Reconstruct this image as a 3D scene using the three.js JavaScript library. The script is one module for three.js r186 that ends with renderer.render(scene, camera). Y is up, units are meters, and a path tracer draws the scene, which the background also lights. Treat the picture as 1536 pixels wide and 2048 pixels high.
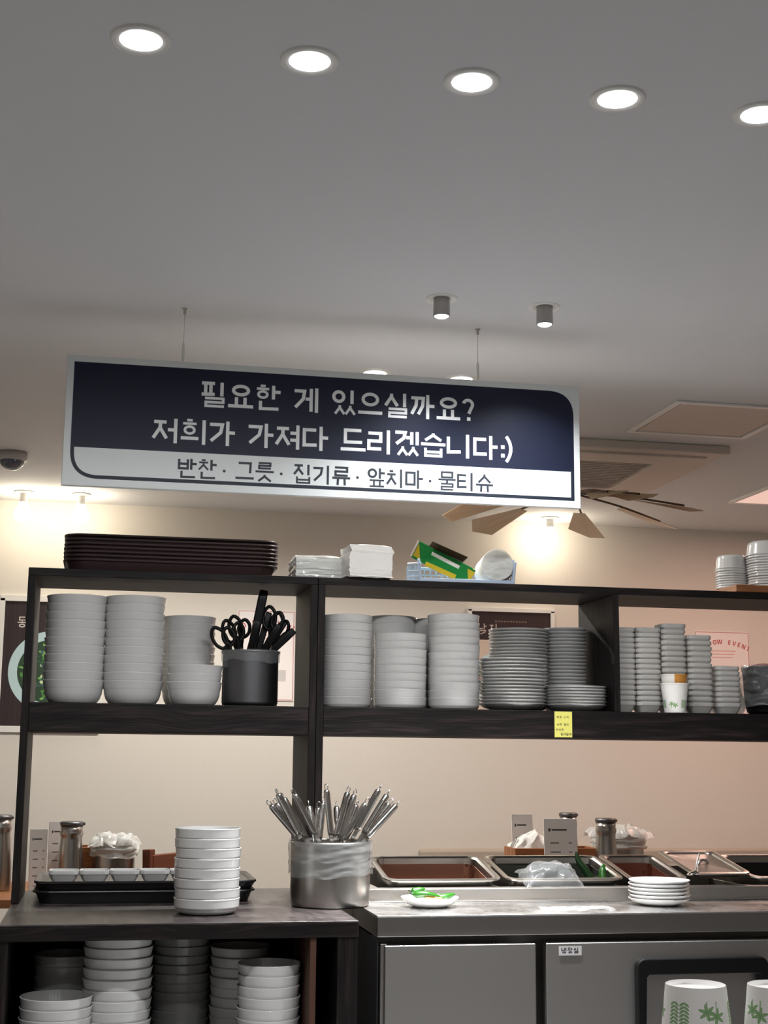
import * as THREE from 'three';
import { RoundedBoxGeometry } from 'three/addons/geometries/RoundedBoxGeometry.js';
import { mergeGeometries, toCreasedNormals } from 'three/addons/utils/BufferGeometryUtils.js';
import { RectAreaLightUniformsLib } from 'three/addons/lights/RectAreaLightUniformsLib.js';

// ------------------------------------------------------------ camera, exposure
const scene = new THREE.Scene();
scene.background = new THREE.Color(0x000000);
const camera = new THREE.PerspectiveCamera(2 * Math.atan(1024 / 2800) * 180 / Math.PI, 1536 / 2048, 0.05, 60);
camera.position.set(0, 1.25, 0);
{
  const pitch = 9.866 * Math.PI / 180, yaw = 11.2 * Math.PI / 180, roll = 0.57 * Math.PI / 180;
  const fw = new THREE.Vector3(Math.sin(yaw) * Math.cos(pitch), Math.sin(pitch), -Math.cos(yaw) * Math.cos(pitch));
  const r0 = new THREE.Vector3().crossVectors(fw, new THREE.Vector3(0, 1, 0)).normalize();
  const u0 = new THREE.Vector3().crossVectors(r0, fw);
  camera.up.copy(u0.multiplyScalar(Math.cos(roll)).addScaledVector(r0, -Math.sin(roll)));
  camera.lookAt(camera.position.clone().add(fw));
}
const renderer = new THREE.WebGLRenderer({ antialias: true });
renderer.toneMapping = THREE.LinearToneMapping;
renderer.toneMappingExposure = 1.09;
renderer.shadowMap.enabled = true;
RectAreaLightUniformsLib.init();

// light strengths (candela) and tints, used by the lamp builders below
const LIGHT = {
  row: { cd: 1.65, color: 0xfcfdff, glow: 8 },        // row of recessed downlights over the dining side
  spot: { cd: 36, color: 0xfcfdff, glow: 9 },       // two pull-down cylinder spots above the counter
  room: { cd: 1.0, color: 0xfcfdff, glow: 8 },         // further downlights over the dining side, behind the camera
  back: { cd: 1.5, color: 0xfffaf2, glow: 8 },       // two recessed lights behind the sign
  far: { cd: 6, color: 0xfffaf2, glow: 8 },           // downlights over the far tables
  bulb: { cd: 0.18, color: 0xfff2da, glow: 8 },      // bare bulbs by the far wall
  panel: { nits: 16, color: 0xffd2c0, glow: 0.75 }, // square panel light in the far part of the room
};

// ------------------------------------------------------------ helpers
let seed = 7;
const rnd = () => { seed = (seed * 1664525 + 1013904223) >>> 0; return seed / 4294967296; };
const rr = (a, b) => a + (b - a) * rnd();
const V = (x, y, z) => new THREE.Vector3(x, y, z);
const used = {};
function numbered(n) { const k = used[n] = (used[n] ?? -1) + 1; return k ? n + '_' + String(k).padStart(3, '0') : n; }
function tag(o, label, category, group) { o.userData.label = label; o.userData.category = category; if (group) o.userData.group = group; return o; }
function thing(name, label, category, [x, y, z] = [0, 0, 0], turn = 0, group) {
  const o = new THREE.Group(); o.name = numbered(name); scene.add(o);
  o.position.set(x, y, z); o.rotation.y = turn; return tag(o, label, category, group);
}
function part(name, geo, mat, parent, pos, rot) {
  const m = new THREE.Mesh(geo, mat); m.name = name; m.castShadow = m.receiveShadow = true;
  if (pos) m.position.set(...pos); if (rot) m.rotation.set(...rot);
  parent.add(m); return m;
}
function solo(name, geo, mat, label, category, pos, group, rot) {
  const m = part(numbered(name), geo, mat, scene, pos, rot); return tag(m, label, category, group);
}
function struct(name, geo, mat, pos, rot) { const m = part(name, geo, mat, scene, pos, rot); m.userData.kind = 'structure'; return m; }

// value noise
const H = new Float32Array(65536); for (let i = 0; i < 65536; i++) H[i] = rnd();
const hash = (x, y, s) => H[((x * 73 + y * 157 + s * 911) * 31 + (x * x + y * 7)) & 65535];
function vnoise(x, y, px, py, s) {
  const xi = Math.floor(x), yi = Math.floor(y), f = (t) => t * t * (3 - 2 * t), u = f(x - xi), v = f(y - yi);
  const w = (a, p) => ((a % p) + p) % p, x0 = w(xi, px), x1 = w(xi + 1, px), y0 = w(yi, py), y1 = w(yi + 1, py);
  return (hash(x0, y0, s) * (1 - u) + hash(x1, y0, s) * u) * (1 - v) + (hash(x0, y1, s) * (1 - u) + hash(x1, y1, s) * u) * v;
}
function tex(w, h, fn, srgb) {
  const d = new Uint8Array(w * h * 4);
  for (let y = 0; y < h; y++) for (let x = 0; x < w; x++) { const c = fn(x / w, y / h), i = (y * w + x) * 4; d[i] = c[0]; d[i + 1] = c[1]; d[i + 2] = c[2]; d[i + 3] = 255; }
  const t = new THREE.DataTexture(d, w, h); t.wrapS = t.wrapT = THREE.RepeatWrapping; t.magFilter = THREE.LinearFilter; t.minFilter = THREE.LinearMipmapLinearFilter; t.generateMipmaps = true;
  if (srgb) t.colorSpace = THREE.SRGBColorSpace; t.needsUpdate = true; return t;
}
const grey = (v) => { const q = Math.max(0, Math.min(255, v * 255)); return [q, q, q]; };
const plasterBump = tex(256, 256, (u, v) => grey(.5 * vnoise(u * 64, v * 64, 64, 64, 1) + .5 * vnoise(u * 12, v * 12, 12, 12, 2)));
const grainH = (u, v) => { const w = .06 * vnoise(u * 3, v * 4, 3, 4, 3); const l = vnoise(u * 4, (v + w) * 46, 4, 46, 4), f = vnoise(u * 10, (v + w) * 150, 10, 150, 5); return .6 * l + .4 * f; };
const woodBump = tex(512, 512, (u, v) => grey(grainH(u, v)));
const darkWoodMap = tex(512, 512, (u, v) => { const g = grainH(u, v); const k = g * g * 1.6; return [13 + 26 * k, 10 + 21 * k, 10 + 20 * k]; }, true);
const tanWoodMap = tex(256, 256, (u, v) => { const g = grainH(u, v); return [120 + 55 * g, 74 + 42 * g, 42 + 28 * g]; }, true);
const brushBump = tex(256, 256, (u, v) => grey(.7 * vnoise(u * 3, v * 220, 3, 220, 6) + .3 * vnoise(u * 8, v * 90, 8, 90, 7)));
const scuffMap = tex(256, 256, (u, v) => { const n = .6 * vnoise(u * 8, v * 8, 8, 8, 8) + .4 * vnoise(u * 40, v * 40, 40, 40, 9); return grey(.42 + .5 * n); });
const wearMap = tex(512, 512, (u, v) => { const g = grainH(u, v), n = vnoise(u * 9, v * 9, 9, 9, 11) * .6 + vnoise(u * 34, v * 34, 34, 34, 12) * .4; const k = Math.max(0, n - .45) * 1.1; return [34 + 24 * g + 60 * k, 30 + 21 * g + 58 * k, 30 + 20 * g + 55 * k]; }, true);

// materials
const S = (o) => new THREE.MeshStandardMaterial(o), P = (o) => new THREE.MeshPhysicalMaterial(o);
const M = {
  ceiling: S({ color: 0xdadadb, roughness: .9, bumpMap: plasterBump, bumpScale: .0006 }),
  wall: S({ color: 0xdcd6cd, roughness: .85, bumpMap: plasterBump, bumpScale: .0006 }),
  floor: S({ color: 0x949494, roughness: .5, bumpMap: plasterBump, bumpScale: .0005 }),
  wood: P({ map: darkWoodMap, roughness: .55, specularIntensity: .4, bumpMap: woodBump, bumpScale: .0008 }),
  woodTop: S({ map: wearMap, roughness: .34, bumpMap: woodBump, bumpScale: .0005 }),
  tan: S({ map: tanWoodMap, roughness: .5, bumpMap: woodBump, bumpScale: .0004 }),
  chairWood: S({ color: 0x6a3a26, roughness: .45, bumpMap: woodBump, bumpScale: .0004 }),
  china: P({ color: 0xc9c8c6, roughness: .2, clearcoat: .5, clearcoatRoughness: .12 }),
  chinaGrey: P({ color: 0xb9b6b2, roughness: .4 }),
  melamine: S({ color: 0xc6c3be, roughness: .42 }),
  tray: S({ color: 0x362526, roughness: .38 }),
  trayBlack: S({ color: 0x1a1818, roughness: .36 }),
  steel: S({ color: 0xb4b0ab, metalness: 1, roughness: .28, bumpMap: brushBump, bumpScale: .00012 }),
  steelRough: S({ color: 0xa9a49e, metalness: 1, roughness: .42, bumpMap: brushBump, bumpScale: .00015, roughnessMap: null }),
  counterSteel: S({ color: 0xb0aeac, metalness: 1, roughness: .48, roughnessMap: scuffMap, bumpMap: plasterBump, bumpScale: .0004 }),
  doorSteel: S({ color: 0xa19e9b, metalness: 1, roughness: .4, bumpMap: brushBump, bumpScale: .0001 }),
  apronSteel: S({ color: 0xa19e9b, metalness: 1, roughness: .3, bumpMap: brushBump, bumpScale: .0001 }),
  darkSteel: S({ color: 0x747477, metalness: 1, roughness: .38, bumpMap: brushBump, bumpScale: .0001 }),
  chrome: S({ color: 0xd2d0cd, metalness: 1, roughness: .14 }),
  black: P({ color: 0x070707, roughness: .45, specularIntensity: .45 }),
  filterMesh: S({ color: 0x4e4a46, roughness: .8 }),
  paper: S({ color: 0xe9e7e3, roughness: .85 }),
  napkin: S({ color: 0xeceae7, roughness: .9 }),
  film: P({ color: 0xf4f6f6, roughness: .12, transmission: .92, thickness: 0, ior: 1.4, specularIntensity: 1 }),
  filmMilky: P({ color: 0xeff0ee, roughness: .35, transmission: .55, thickness: 0 }),
  blueBasket: S({ color: 0xb9cbe2, roughness: .45 }),
  greenCard: S({ color: 0x0d8a3a, roughness: .5 }),
  yellowCard: S({ color: 0xe0c22a, roughness: .5 }),
  brownCard: S({ color: 0x4a3524, roughness: .8 }),
  signWhite: S({ color: 0xdfe2e0, roughness: .4 }),
  white: S({ color: 0xe6e4e0, roughness: .5 }),
  trim: S({ color: 0xe9e7e3, roughness: .35 }),
  acBody: S({ color: 0xcfc4ba, roughness: .5 }),
  hatch: S({ color: 0xd6c8be, roughness: .6, bumpMap: plasterBump, bumpScale: .003 }),
  wire: S({ color: 0xc9c6c0, metalness: 1, roughness: .3 }),
  fanBlade: P({ color: 0xdcc8aa, roughness: .4, transmission: .3, thickness: 0 }),
  fanRod: S({ color: 0x5a4a3c, roughness: .5 }),
  pepper: S({ color: 0x1f5210, roughness: .28 }),
  pepperDark: S({ color: 0x0f2a0e, roughness: .3 }),
  carrot: S({ color: 0xe0763a, roughness: .4 }),
  kimchi: S({ color: 0xa8401c, roughness: .4 }),
  redCap: S({ color: 0x7c2416, roughness: .5 }),
  bench: S({ color: 0xb3a698, roughness: .6 }),
};
const glow = (c, k) => new THREE.MeshStandardMaterial({ color: 0x111111, emissive: c, emissiveIntensity: k, roughness: .6 });

// geometry helpers; uv in metres, grain along the longest side
function triUV(g, scale = 1) {
  g = g.index ? g.toNonIndexed() : g; const p = g.attributes.position, n = p.count, uv = new Float32Array(n * 2); g.computeBoundingBox();
  const s = g.boundingBox.getSize(V()), dim = [s.x, s.y, s.z]; const a = V(), b = V(), c = V(), ox = rnd(), oy = rnd();
  for (let i = 0; i < n; i += 3) {
    a.fromBufferAttribute(p, i); b.fromBufferAttribute(p, i + 1); c.fromBufferAttribute(p, i + 2);
    const nn = V().crossVectors(b.clone().sub(a), c.clone().sub(a)), ab = [Math.abs(nn.x), Math.abs(nn.y), Math.abs(nn.z)], k = ab.indexOf(Math.max(...ab));
    let [u, v] = [0, 1, 2].filter((q) => q !== k); if (dim[v] > dim[u]) [u, v] = [v, u];
    [a, b, c].forEach((q, j) => { const e = [q.x, q.y, q.z]; uv[(i + j) * 2] = e[u] / scale + ox; uv[(i + j) * 2 + 1] = e[v] / scale + oy; });
  }
  g.setAttribute('uv', new THREE.BufferAttribute(uv, 2)); return g;
}
const bx = (w, h, d, r = .002, scale = .5) => triUV(new RoundedBoxGeometry(w, h, d, 1, Math.min(r, w / 2.01, h / 2.01, d / 2.01)), scale);
const bxAt = (w, h, d, x, y, z, r) => bx(w, h, d, r).translate(x, y, z);
const merge = (list) => mergeGeometries(list.map((g) => { const q = g.index ? g.toNonIndexed() : g; for (const k of Object.keys(q.attributes)) if (!['position', 'normal', 'uv'].includes(k)) q.deleteAttribute(k); return q; }));
const lathe = (pts, seg = 48) => new THREE.LatheGeometry(pts.map(([x, y]) => new THREE.Vector2(Math.max(x, 0), y)), seg);
const cyl = (r0, r1, h, seg = 24) => new THREE.CylinderGeometry(r1, r0, h, seg).translate(0, h / 2, 0);
const tube = (pts, r, seg = 24, rad = 8, closed = false) => new THREE.TubeGeometry(new THREE.CatmullRomCurve3(pts, closed), seg, r, rad, closed);
function squareLoft(rings, corner = .35, seg = 6) {   // rings: [halfW, halfD, y]; rounded rectangle sections joined upward
  const per = 4 * (seg + 1), pos = [], uv = [], idx = [];
  rings.forEach(([hw, hd, y], k) => {
    const cr = Math.min(hw, hd) * corner; let j = 0;
    for (const [sx, sz, a0] of [[1, 1, 0], [-1, 1, 1], [-1, -1, 2], [1, -1, 3]]) for (let i = 0; i <= seg; i++, j++) {
      const a = (a0 + i / seg) * Math.PI / 2; pos.push(sx * (hw - cr) + cr * Math.cos(a), y, sz * (hd - cr) + cr * Math.sin(a)); uv.push(j / per, k / rings.length);
    }
  });
  for (let k = 0; k + 1 < rings.length; k++) for (let j = 0; j < per; j++) { const a = k * per + j, b = k * per + (j + 1) % per; idx.push(a, a + per, b, b, a + per, b + per); }
  const cap = (k, flip) => { const c = pos.length / 3; pos.push(0, rings[k][2], 0); uv.push(.5, .5); for (let j = 0; j < per; j++) { const a = k * per + j, b = k * per + (j + 1) % per; flip ? idx.push(c, a, b) : idx.push(c, b, a); } };
  cap(0, true); cap(rings.length - 1, false);
  const g = new THREE.BufferGeometry(); g.setAttribute('position', new THREE.Float32BufferAttribute(pos, 3)); g.setAttribute('uv', new THREE.Float32BufferAttribute(uv, 2)); g.setIndex(idx);
  return toCreasedNormals(g, .6);
}
function canvasTex(w, h, draw) {
  const c = document.createElement('canvas'); c.width = w; c.height = h; const x = c.getContext('2d'); draw(x, w, h);
  const t = new THREE.CanvasTexture(c); t.colorSpace = THREE.SRGBColorSpace; t.magFilter = THREE.LinearFilter; t.anisotropy = 8; return t;
}

// ------------------------------------------------------------ Korean lettering drawn stroke by stroke
const CHO = 'ㄱㄲㄴㄷㄸㄹㅁㅂㅃㅅㅆㅇㅈㅉㅊㅋㅌㅍㅎ', JUNG = 'ㅏㅐㅑㅒㅓㅔㅕㅖㅗㅘㅙㅚㅛㅜㅝㅞㅟㅠㅡㅢㅣ', JONG = ' ㄱㄲㄳㄴㄵㄶㄷㄹㄺㄻㄼㄽㄾㄿㅀㅁㅂㅄㅅㅆㅇㅈㅊㅋㅌㅍㅎ';
const CON = {
  'ㄱ': [[0, .04, .92, .04, .8, .5, .1, 1]], 'ㄴ': [[.04, 0, .04, .92, 1, .88]], 'ㄷ': [[.95, .05, .06, .05, .06, .95, 1, .93]],
  'ㄹ': [[0, .04, .95, .04, .95, .5, .05, .5, .05, .96, 1, .96]], 'ㅁ': [[.05, .05, .95, .05, .95, .95, .05, .95, .05, .05, .5, .05]],
  'ㅂ': [[.05, 0, .05, .95, .95, .95, .95, 0], [.05, .48, .95, .48]], 'ㅅ': [[.5, 0, .5, .25, .02, 1], [.5, .28, .98, 1]], 'ㅇ': [{ e: [.5, .5, .47, .47] }],
  'ㅈ': [[.05, .05, .95, .05], [.52, .05, .5, .38, .02, 1], [.5, .4, .98, 1]], 'ㅊ': [[.3, .0, .7, .0], [.04, .24, .96, .24], [.5, .24, .5, .48, .02, 1], [.5, .5, .98, 1]],
  'ㅋ': [[0, .04, .92, .04, .8, .5, .1, 1], [.05, .45, .85, .42]], 'ㅌ': [[.95, .04, .06, .04, .06, .96, 1, .94], [.06, .49, .92, .49]],
  'ㅍ': [[0, .05, 1, .05], [.3, .05, .3, .93], [.7, .05, .7, .93], [0, .95, 1, .92]], 'ㅎ': [[.3, .0, .7, .0], [.02, .24, .98, .24], { e: [.5, .7, .36, .27] }],
};
CON['ㄱh'] = [[.02, .06, .93, .06, .9, 1]];
const dbl = (a) => CON[a].flatMap((s) => [s.map((v, i) => i % 2 ? v : v * .48), s.map((v, i) => i % 2 ? v : .52 + v * .48)]);
CON['ㄲ'] = dbl('ㄱ'); CON['ㅆ'] = dbl('ㅅ');
const VOW = {
  'ㅏ': [[.32, 0, .32, 1], [.32, .46, 1, .46]], 'ㅐ': [[.2, .03, .2, .97], [.2, .47, .72, .47], [.78, 0, .78, 1]], 'ㅓ': [[0, .46, .68, .46], [.7, 0, .7, 1]], 'ㅣ': [[.6, 0, .6, 1]],
  'ㅔ': [[-.1, .46, .35, .46], [.38, .03, .38, .97], [.84, 0, .84, 1]], 'ㅕ': [[0, .33, .68, .33], [0, .62, .68, .62], [.7, 0, .7, 1]],
  'ㅗ': [[.5, .1, .5, .8], [0, .82, 1, .82]], 'ㅛ': [[.33, .1, .33, .8], [.67, .1, .67, .8], [0, .82, 1, .82]], 'ㅜ': [[0, .2, 1, .2], [.5, .2, .5, 1]],
  'ㅠ': [[0, .2, 1, .2], [.32, .2, .3, 1], [.68, .2, .7, 1]], 'ㅡ': [[0, .6, 1, .6]],
};
function strokes(x, list, [x0, y0, x1, y1], lw) {
  for (const s of list) {
    x.beginPath();
    if (s.e) x.ellipse(x0 + s.e[0] * (x1 - x0), y0 + s.e[1] * (y1 - y0), Math.max(1, s.e[2] * (x1 - x0) - lw * .3), Math.max(1, s.e[3] * (y1 - y0) - lw * .3), 0, 0, 7);
    else for (let i = 0; i < s.length; i += 2) { const px = x0 + s[i] * (x1 - x0), py = y0 + s[i + 1] * (y1 - y0); i ? x.lineTo(px, py) : x.moveTo(px, py); }
    x.stroke();
  }
}
function syllable(x, ch, X, Y, w, h, lw) {
  x.lineWidth = lw; x.lineCap = 'butt'; x.lineJoin = 'miter';
  const B = (a, b, c, d) => [X + a * w, Y + b * h, X + c * w, Y + d * h], code = ch.charCodeAt(0) - 0xac00;
  const c = CHO[Math.floor(code / 588)], v = JUNG[Math.floor(code % 588 / 28)], f = JONG[code % 28].trim();
  const hor = 'ㅗㅛㅜㅠㅡ'.includes(v), C = (k) => CON[k], li = 'ㅎㅊㄲ'.includes(c) ? lw * .78 : lw;
  if (v === 'ㅢ') { x.lineWidth = li; strokes(x, C(c), B(.06, .03, .6, .6), li * .4); x.lineWidth = lw; strokes(x, [[0, 0, 1, 0]], B(0, .76, .68, 1), lw); strokes(x, VOW['ㅣ'], B(.7, 0, 1, 1), lw); return; }
  if (hor) {
    const k = c === 'ㄱ' ? CON['ㄱh'] : C(c);
    const fl = 'ㄹㅂㅆㅍ'.includes(f) ? lw * .8 : lw * .95;
    if (f) { x.lineWidth = lw * .9; strokes(x, k, B(.16, .02, .84, .32), lw); strokes(x, VOW[v], v === 'ㅠ' || v === 'ㅜ' ? B(0, .38, 1, .62) : B(0, .36, 1, .56), lw); x.lineWidth = fl; strokes(x, C(f), B(.15, .64, .86, .98), lw); }
    else { strokes(x, k, B(.14, .05, .86, v === 'ㅡ' ? .6 : .5), lw); strokes(x, VOW[v], v === 'ㅡ' ? B(0, .66, 1, 1) : v === 'ㅛ' || v === 'ㅗ' ? B(0, .5, 1, 1) : B(0, .52, 1, 1), lw); }
  } else {
    const wide = 'ㅔㅐ'.includes(v), cr = wide ? .47 : .55;
    const vb = wide ? .52 : .58;
    if (f) { x.lineWidth = li; strokes(x, C(c), B(.03, .03, cr, .53), li === lw ? lw : li * .3); x.lineWidth = lw; strokes(x, VOW[v], B(vb, 0, 1, .56), lw); x.lineWidth = 'ㄹㅂㅆㅍ'.includes(f) ? lw * .8 : lw * .95; strokes(x, C(f), 'ㅆㅅㅍ'.includes(f) ? B(.14, .63, .96, .99) : B(.17, .64, .93, .98), lw); }
    else { strokes(x, C(c), B(.02, .12, cr, .82), lw); strokes(x, VOW[v], B(vb, 0, 1, 1), lw); }
  }
}
function korean(x, text, X, Y, w, h, adv, gap, lw) {
  for (const ch of text) {
    if (ch === ' ') { X += gap; continue; }
    if (ch === '·') { x.beginPath(); x.arc(X + adv * .3, Y + h * .55, lw * .62, 0, 7); x.fill(); X += adv * .6; continue; }
    if (ch === '?') {
      x.lineWidth = lw; x.beginPath(); x.arc(X + w * .24, Y + h * .3, w * .19, -2.9, .7); x.lineTo(X + w * .27, Y + h * .68); x.stroke();
      x.fillRect(X + w * .27 - lw * .55, Y + h * .82, lw * 1.1, lw * 1.1); X += adv * .5; continue;
    }
    if (ch === ':') { for (const q of [.36, .72]) x.fillRect(X + w * .06, Y + h * q, lw * 1.15, lw * 1.15); X += adv * .26; continue; }
    if (ch === ')') { x.lineWidth = lw; x.beginPath(); x.moveTo(X, Y - h * .02); x.quadraticCurveTo(X + w * .38, Y + h * .5, X, Y + h * 1.06); x.stroke(); X += adv * .4; continue; }
    syllable(x, ch, X, Y, w, h, lw); X += adv;
  }
  return X;
}

// ------------------------------------------------------------ the room
const CEIL = 2.45, BACK = -6.9;
struct('ceiling', triUV(new THREE.BoxGeometry(9.4, .12, 11.4)), M.ceiling, [1.5, CEIL + .06, -1.9]);
struct('floor', triUV(new THREE.BoxGeometry(9.4, .12, 11.4)), M.floor, [1.5, -.06, -1.9]);
struct('wall_back', triUV(new THREE.BoxGeometry(9.4, CEIL, .12)), M.wall, [1.5, CEIL / 2, BACK - .06]);
struct('wall_front', triUV(new THREE.BoxGeometry(9.4, CEIL, .12)), M.wall, [1.5, CEIL / 2, 3.06]);
struct('wall_left', triUV(new THREE.BoxGeometry(.12, CEIL, 10)), M.wall, [-2.86, CEIL / 2, -1.95]);
struct('wall_right', triUV(new THREE.BoxGeometry(.12, CEIL, 10)), M.wall, [5.56, CEIL / 2, -1.95]);

// ------------------------------------------------------------ lamps
function spotLight(parent, L, angle, pen, y, size) {
  const s = new THREE.SpotLight(L.color, L.cd, 0, angle, pen, 2); s.position.set(0, y, 0); s.target.position.set(0, y - 1, 0);
  s.castShadow = true; s.shadow.radius = size; s.shadow.mapSize.set(1024, 1024); parent.add(s, s.target);
}
const ringGeo = lathe([[.036, -.001], [.037, -.004], [.046, -.006], [.051, -.004], [.052, 0]], 40);
const discGeo = new THREE.CircleGeometry(.0365, 40).rotateX(Math.PI / 2);
function downlight(x, z, L, label, group) {
  const t = thing('downlight', label, 'ceiling light', [x, CEIL, z], 0, group);
  part('trim_ring', ringGeo, M.trim, t); part('diffuser', discGeo, glow(L.color, L.glow), t, [0, -.003, 0]);
  spotLight(t, L, 1.5, .35, -.012, 1.8); return t;
}
[[.016, -2.255], [.308, -2.266], [.605, -2.28], [.884, -2.286], [1.169, -2.288]].forEach(([x, z], i) =>
  downlight(x, z, LIGHT.row, 'round white recessed ceiling downlight glowing in the row of five before the sign', 'downlights in a row before the sign'));
for (const x of [-.28, 1.46]) downlight(x, -2.27, LIGHT.row, 'round recessed downlight at the end of the long row before the sign', 'downlights continuing the row');
for (const z of [-.5, 1.3]) for (const x of [-.9, .1, 1.1, 2.1]) downlight(x, z, LIGHT.room, 'round recessed downlight over the dining seats facing the counter', 'downlights over the dining side');
[[.805, -4.236], [1.089, -4.243]].forEach(([x, z]) => downlight(x, z, LIGHT.back, 'small recessed ceiling downlight just behind the hanging sign', 'downlights behind the sign'));
[[.36, -5.5], [.95, -5.5]].forEach(([x, z]) => downlight(x, z, LIGHT.far, 'recessed ceiling downlight over the far tables, hidden behind the sign', 'downlights over the far tables'));
[[.839, -3.477], [1.127, -3.484]].forEach(([x, z]) => {
  const t = thing('cylinder_spotlight', 'pulled-down grey cylinder spotlight in a ceiling ring above the hanging sign', 'ceiling light', [x, CEIL, z], 0, 'cylinder spotlights above the sign');
  part('trim_ring', lathe([[.024, -.001], [.034, -.003], [.041, -.005], [.043, 0]], 40), M.trim, t);
  part('housing', lathe([[.0, 0], [.0215, 0], [.0225, -.05], [.0195, -.05], [.0185, -.047]], 32), M.chinaGrey, t);
  part('lens', new THREE.SphereGeometry(.019, 24, 10, 0, 6.2832, Math.PI / 2, Math.PI / 2).scale(1, .45, 1), glow(LIGHT.spot.color, LIGHT.spot.glow), t, [0, -.047, 0]);
  spotLight(t, LIGHT.spot, .47, 1, -.063, 1);                                    // the beam
  spotLight(t, { color: LIGHT.spot.color, cd: LIGHT.spot.cd * .07 }, 1, 1, -.063, 1);   // the spill around it
});
[[-.402, -6.643, 'bare glowing bulb in a ceiling socket by the far wall above the brown poster'], [-.139, -6.641, 'bare glowing bulb in a ceiling socket near the sign corner and far wall'], [2.19, -6.717, 'bare glowing bulb in a ceiling socket behind the fan paddles']].forEach(([x, z, label]) => {
  const t = thing('light_bulb', label, 'light bulb', [x, CEIL, z]);
  part('socket', lathe([[0, 0], [.045, 0], [.045, -.008], [.018, -.012], [.018, -.05], [.022, -.052]], 28), M.trim, t);
  part('bulb', lathe([[.018, -.05], [.022, -.06], [.036, -.09], [.041, -.11], [.036, -.128], [.02, -.138], [0, -.141]], 28), glow(LIGHT.bulb.color, LIGHT.bulb.glow), t);
  const p = new THREE.PointLight(LIGHT.bulb.color, LIGHT.bulb.cd, 0, 2); p.position.set(0, -.1, 0); p.castShadow = true; p.shadow.radius = 2; t.add(p);
});
{
  const t = thing('panel_light', 'square pinkish ceiling panel light beyond the air conditioner', 'ceiling light', [3.18, CEIL, -5.75]);
  part('frame', merge([bxAt(.64, .012, .02, 0, -.006, .31), bxAt(.64, .012, .02, 0, -.006, -.31), bxAt(.02, .012, .6, .31, -.006, 0), bxAt(.02, .012, .6, -.31, -.006, 0)]), M.trim, t);
  part('diffuser', new THREE.PlaneGeometry(.6, .6).rotateX(Math.PI / 2), glow(LIGHT.panel.color, LIGHT.panel.glow), t, [0, -.008, 0]);
  const a = new THREE.RectAreaLight(LIGHT.panel.color, LIGHT.panel.nits, .6, .6); a.position.set(0, -.016, 0); a.rotation.x = -Math.PI / 2; t.add(a);
}

// ------------------------------------------------------------ ceiling fittings
{
  const t = thing('ceiling_hatch', 'square framed ceiling access hatch with a patchy plastered panel', 'ceiling hatch', [2.105, CEIL, -4.575]);
  part('frame', merge([bxAt(.47, .008, .022, 0, -.004, .224), bxAt(.47, .008, .022, 0, -.004, -.224), bxAt(.022, .008, .426, .224, -.004, 0), bxAt(.022, .008, .426, -.224, -.004, 0)]), M.trim, t);
    part('panel', bx(.406, .006, .406), M.hatch, t, [0, -.002, 0]);
}
{
  const t = thing('air_conditioner', 'square ceiling cassette air conditioner with a slatted grille', 'air conditioner', [1.87, CEIL, -5.44]);
  const sq = (o, i) => { const s = new THREE.Shape(); s.moveTo(-o, -o); s.lineTo(o, -o); s.lineTo(o, o); s.lineTo(-o, o); s.closePath(); const h = new THREE.Path(), r = .05; h.moveTo(-i + r, -i); h.lineTo(i - r, -i); h.quadraticCurveTo(i, -i, i, -i + r); h.lineTo(i, i - r); h.quadraticCurveTo(i, i, i - r, i); h.lineTo(-i + r, i); h.quadraticCurveTo(-i, i, -i, i - r); h.lineTo(-i, -i + r); h.quadraticCurveTo(-i, -i, -i + r, -i); s.holes.push(h); return s; };
  part('outer_panel', new THREE.ExtrudeGeometry(sq(.475, .42), { depth: .022, bevelSize: .006, bevelThickness: .006, bevelSegments: 2 }).rotateX(Math.PI / 2), M.acBody, t, [0, -.006, 0]);
  part('inner_panel', new THREE.ExtrudeGeometry(sq(.41, .27), { depth: .02, bevelSize: .006, bevelThickness: .006, bevelSegments: 2 }).rotateX(Math.PI / 2), M.acBody, t, [0, -.016, 0]);
  part('grille_backing', bx(.56, .006, .56), M.filterMesh, t, [0, -.006, 0]);
  const sl = bx(.54, .01, .006, .001), sl2 = bx(.006, .01, .54, .001);
  for (let i = 0; i < 17; i++) part('slat', sl, M.acBody, t, [0, -.024, -.256 + i * .032]);
  for (let i = 0; i < 11; i++) part('slat', sl2, M.acBody, t, [-.25 + i * .05, -.02, 0]);
}
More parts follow.
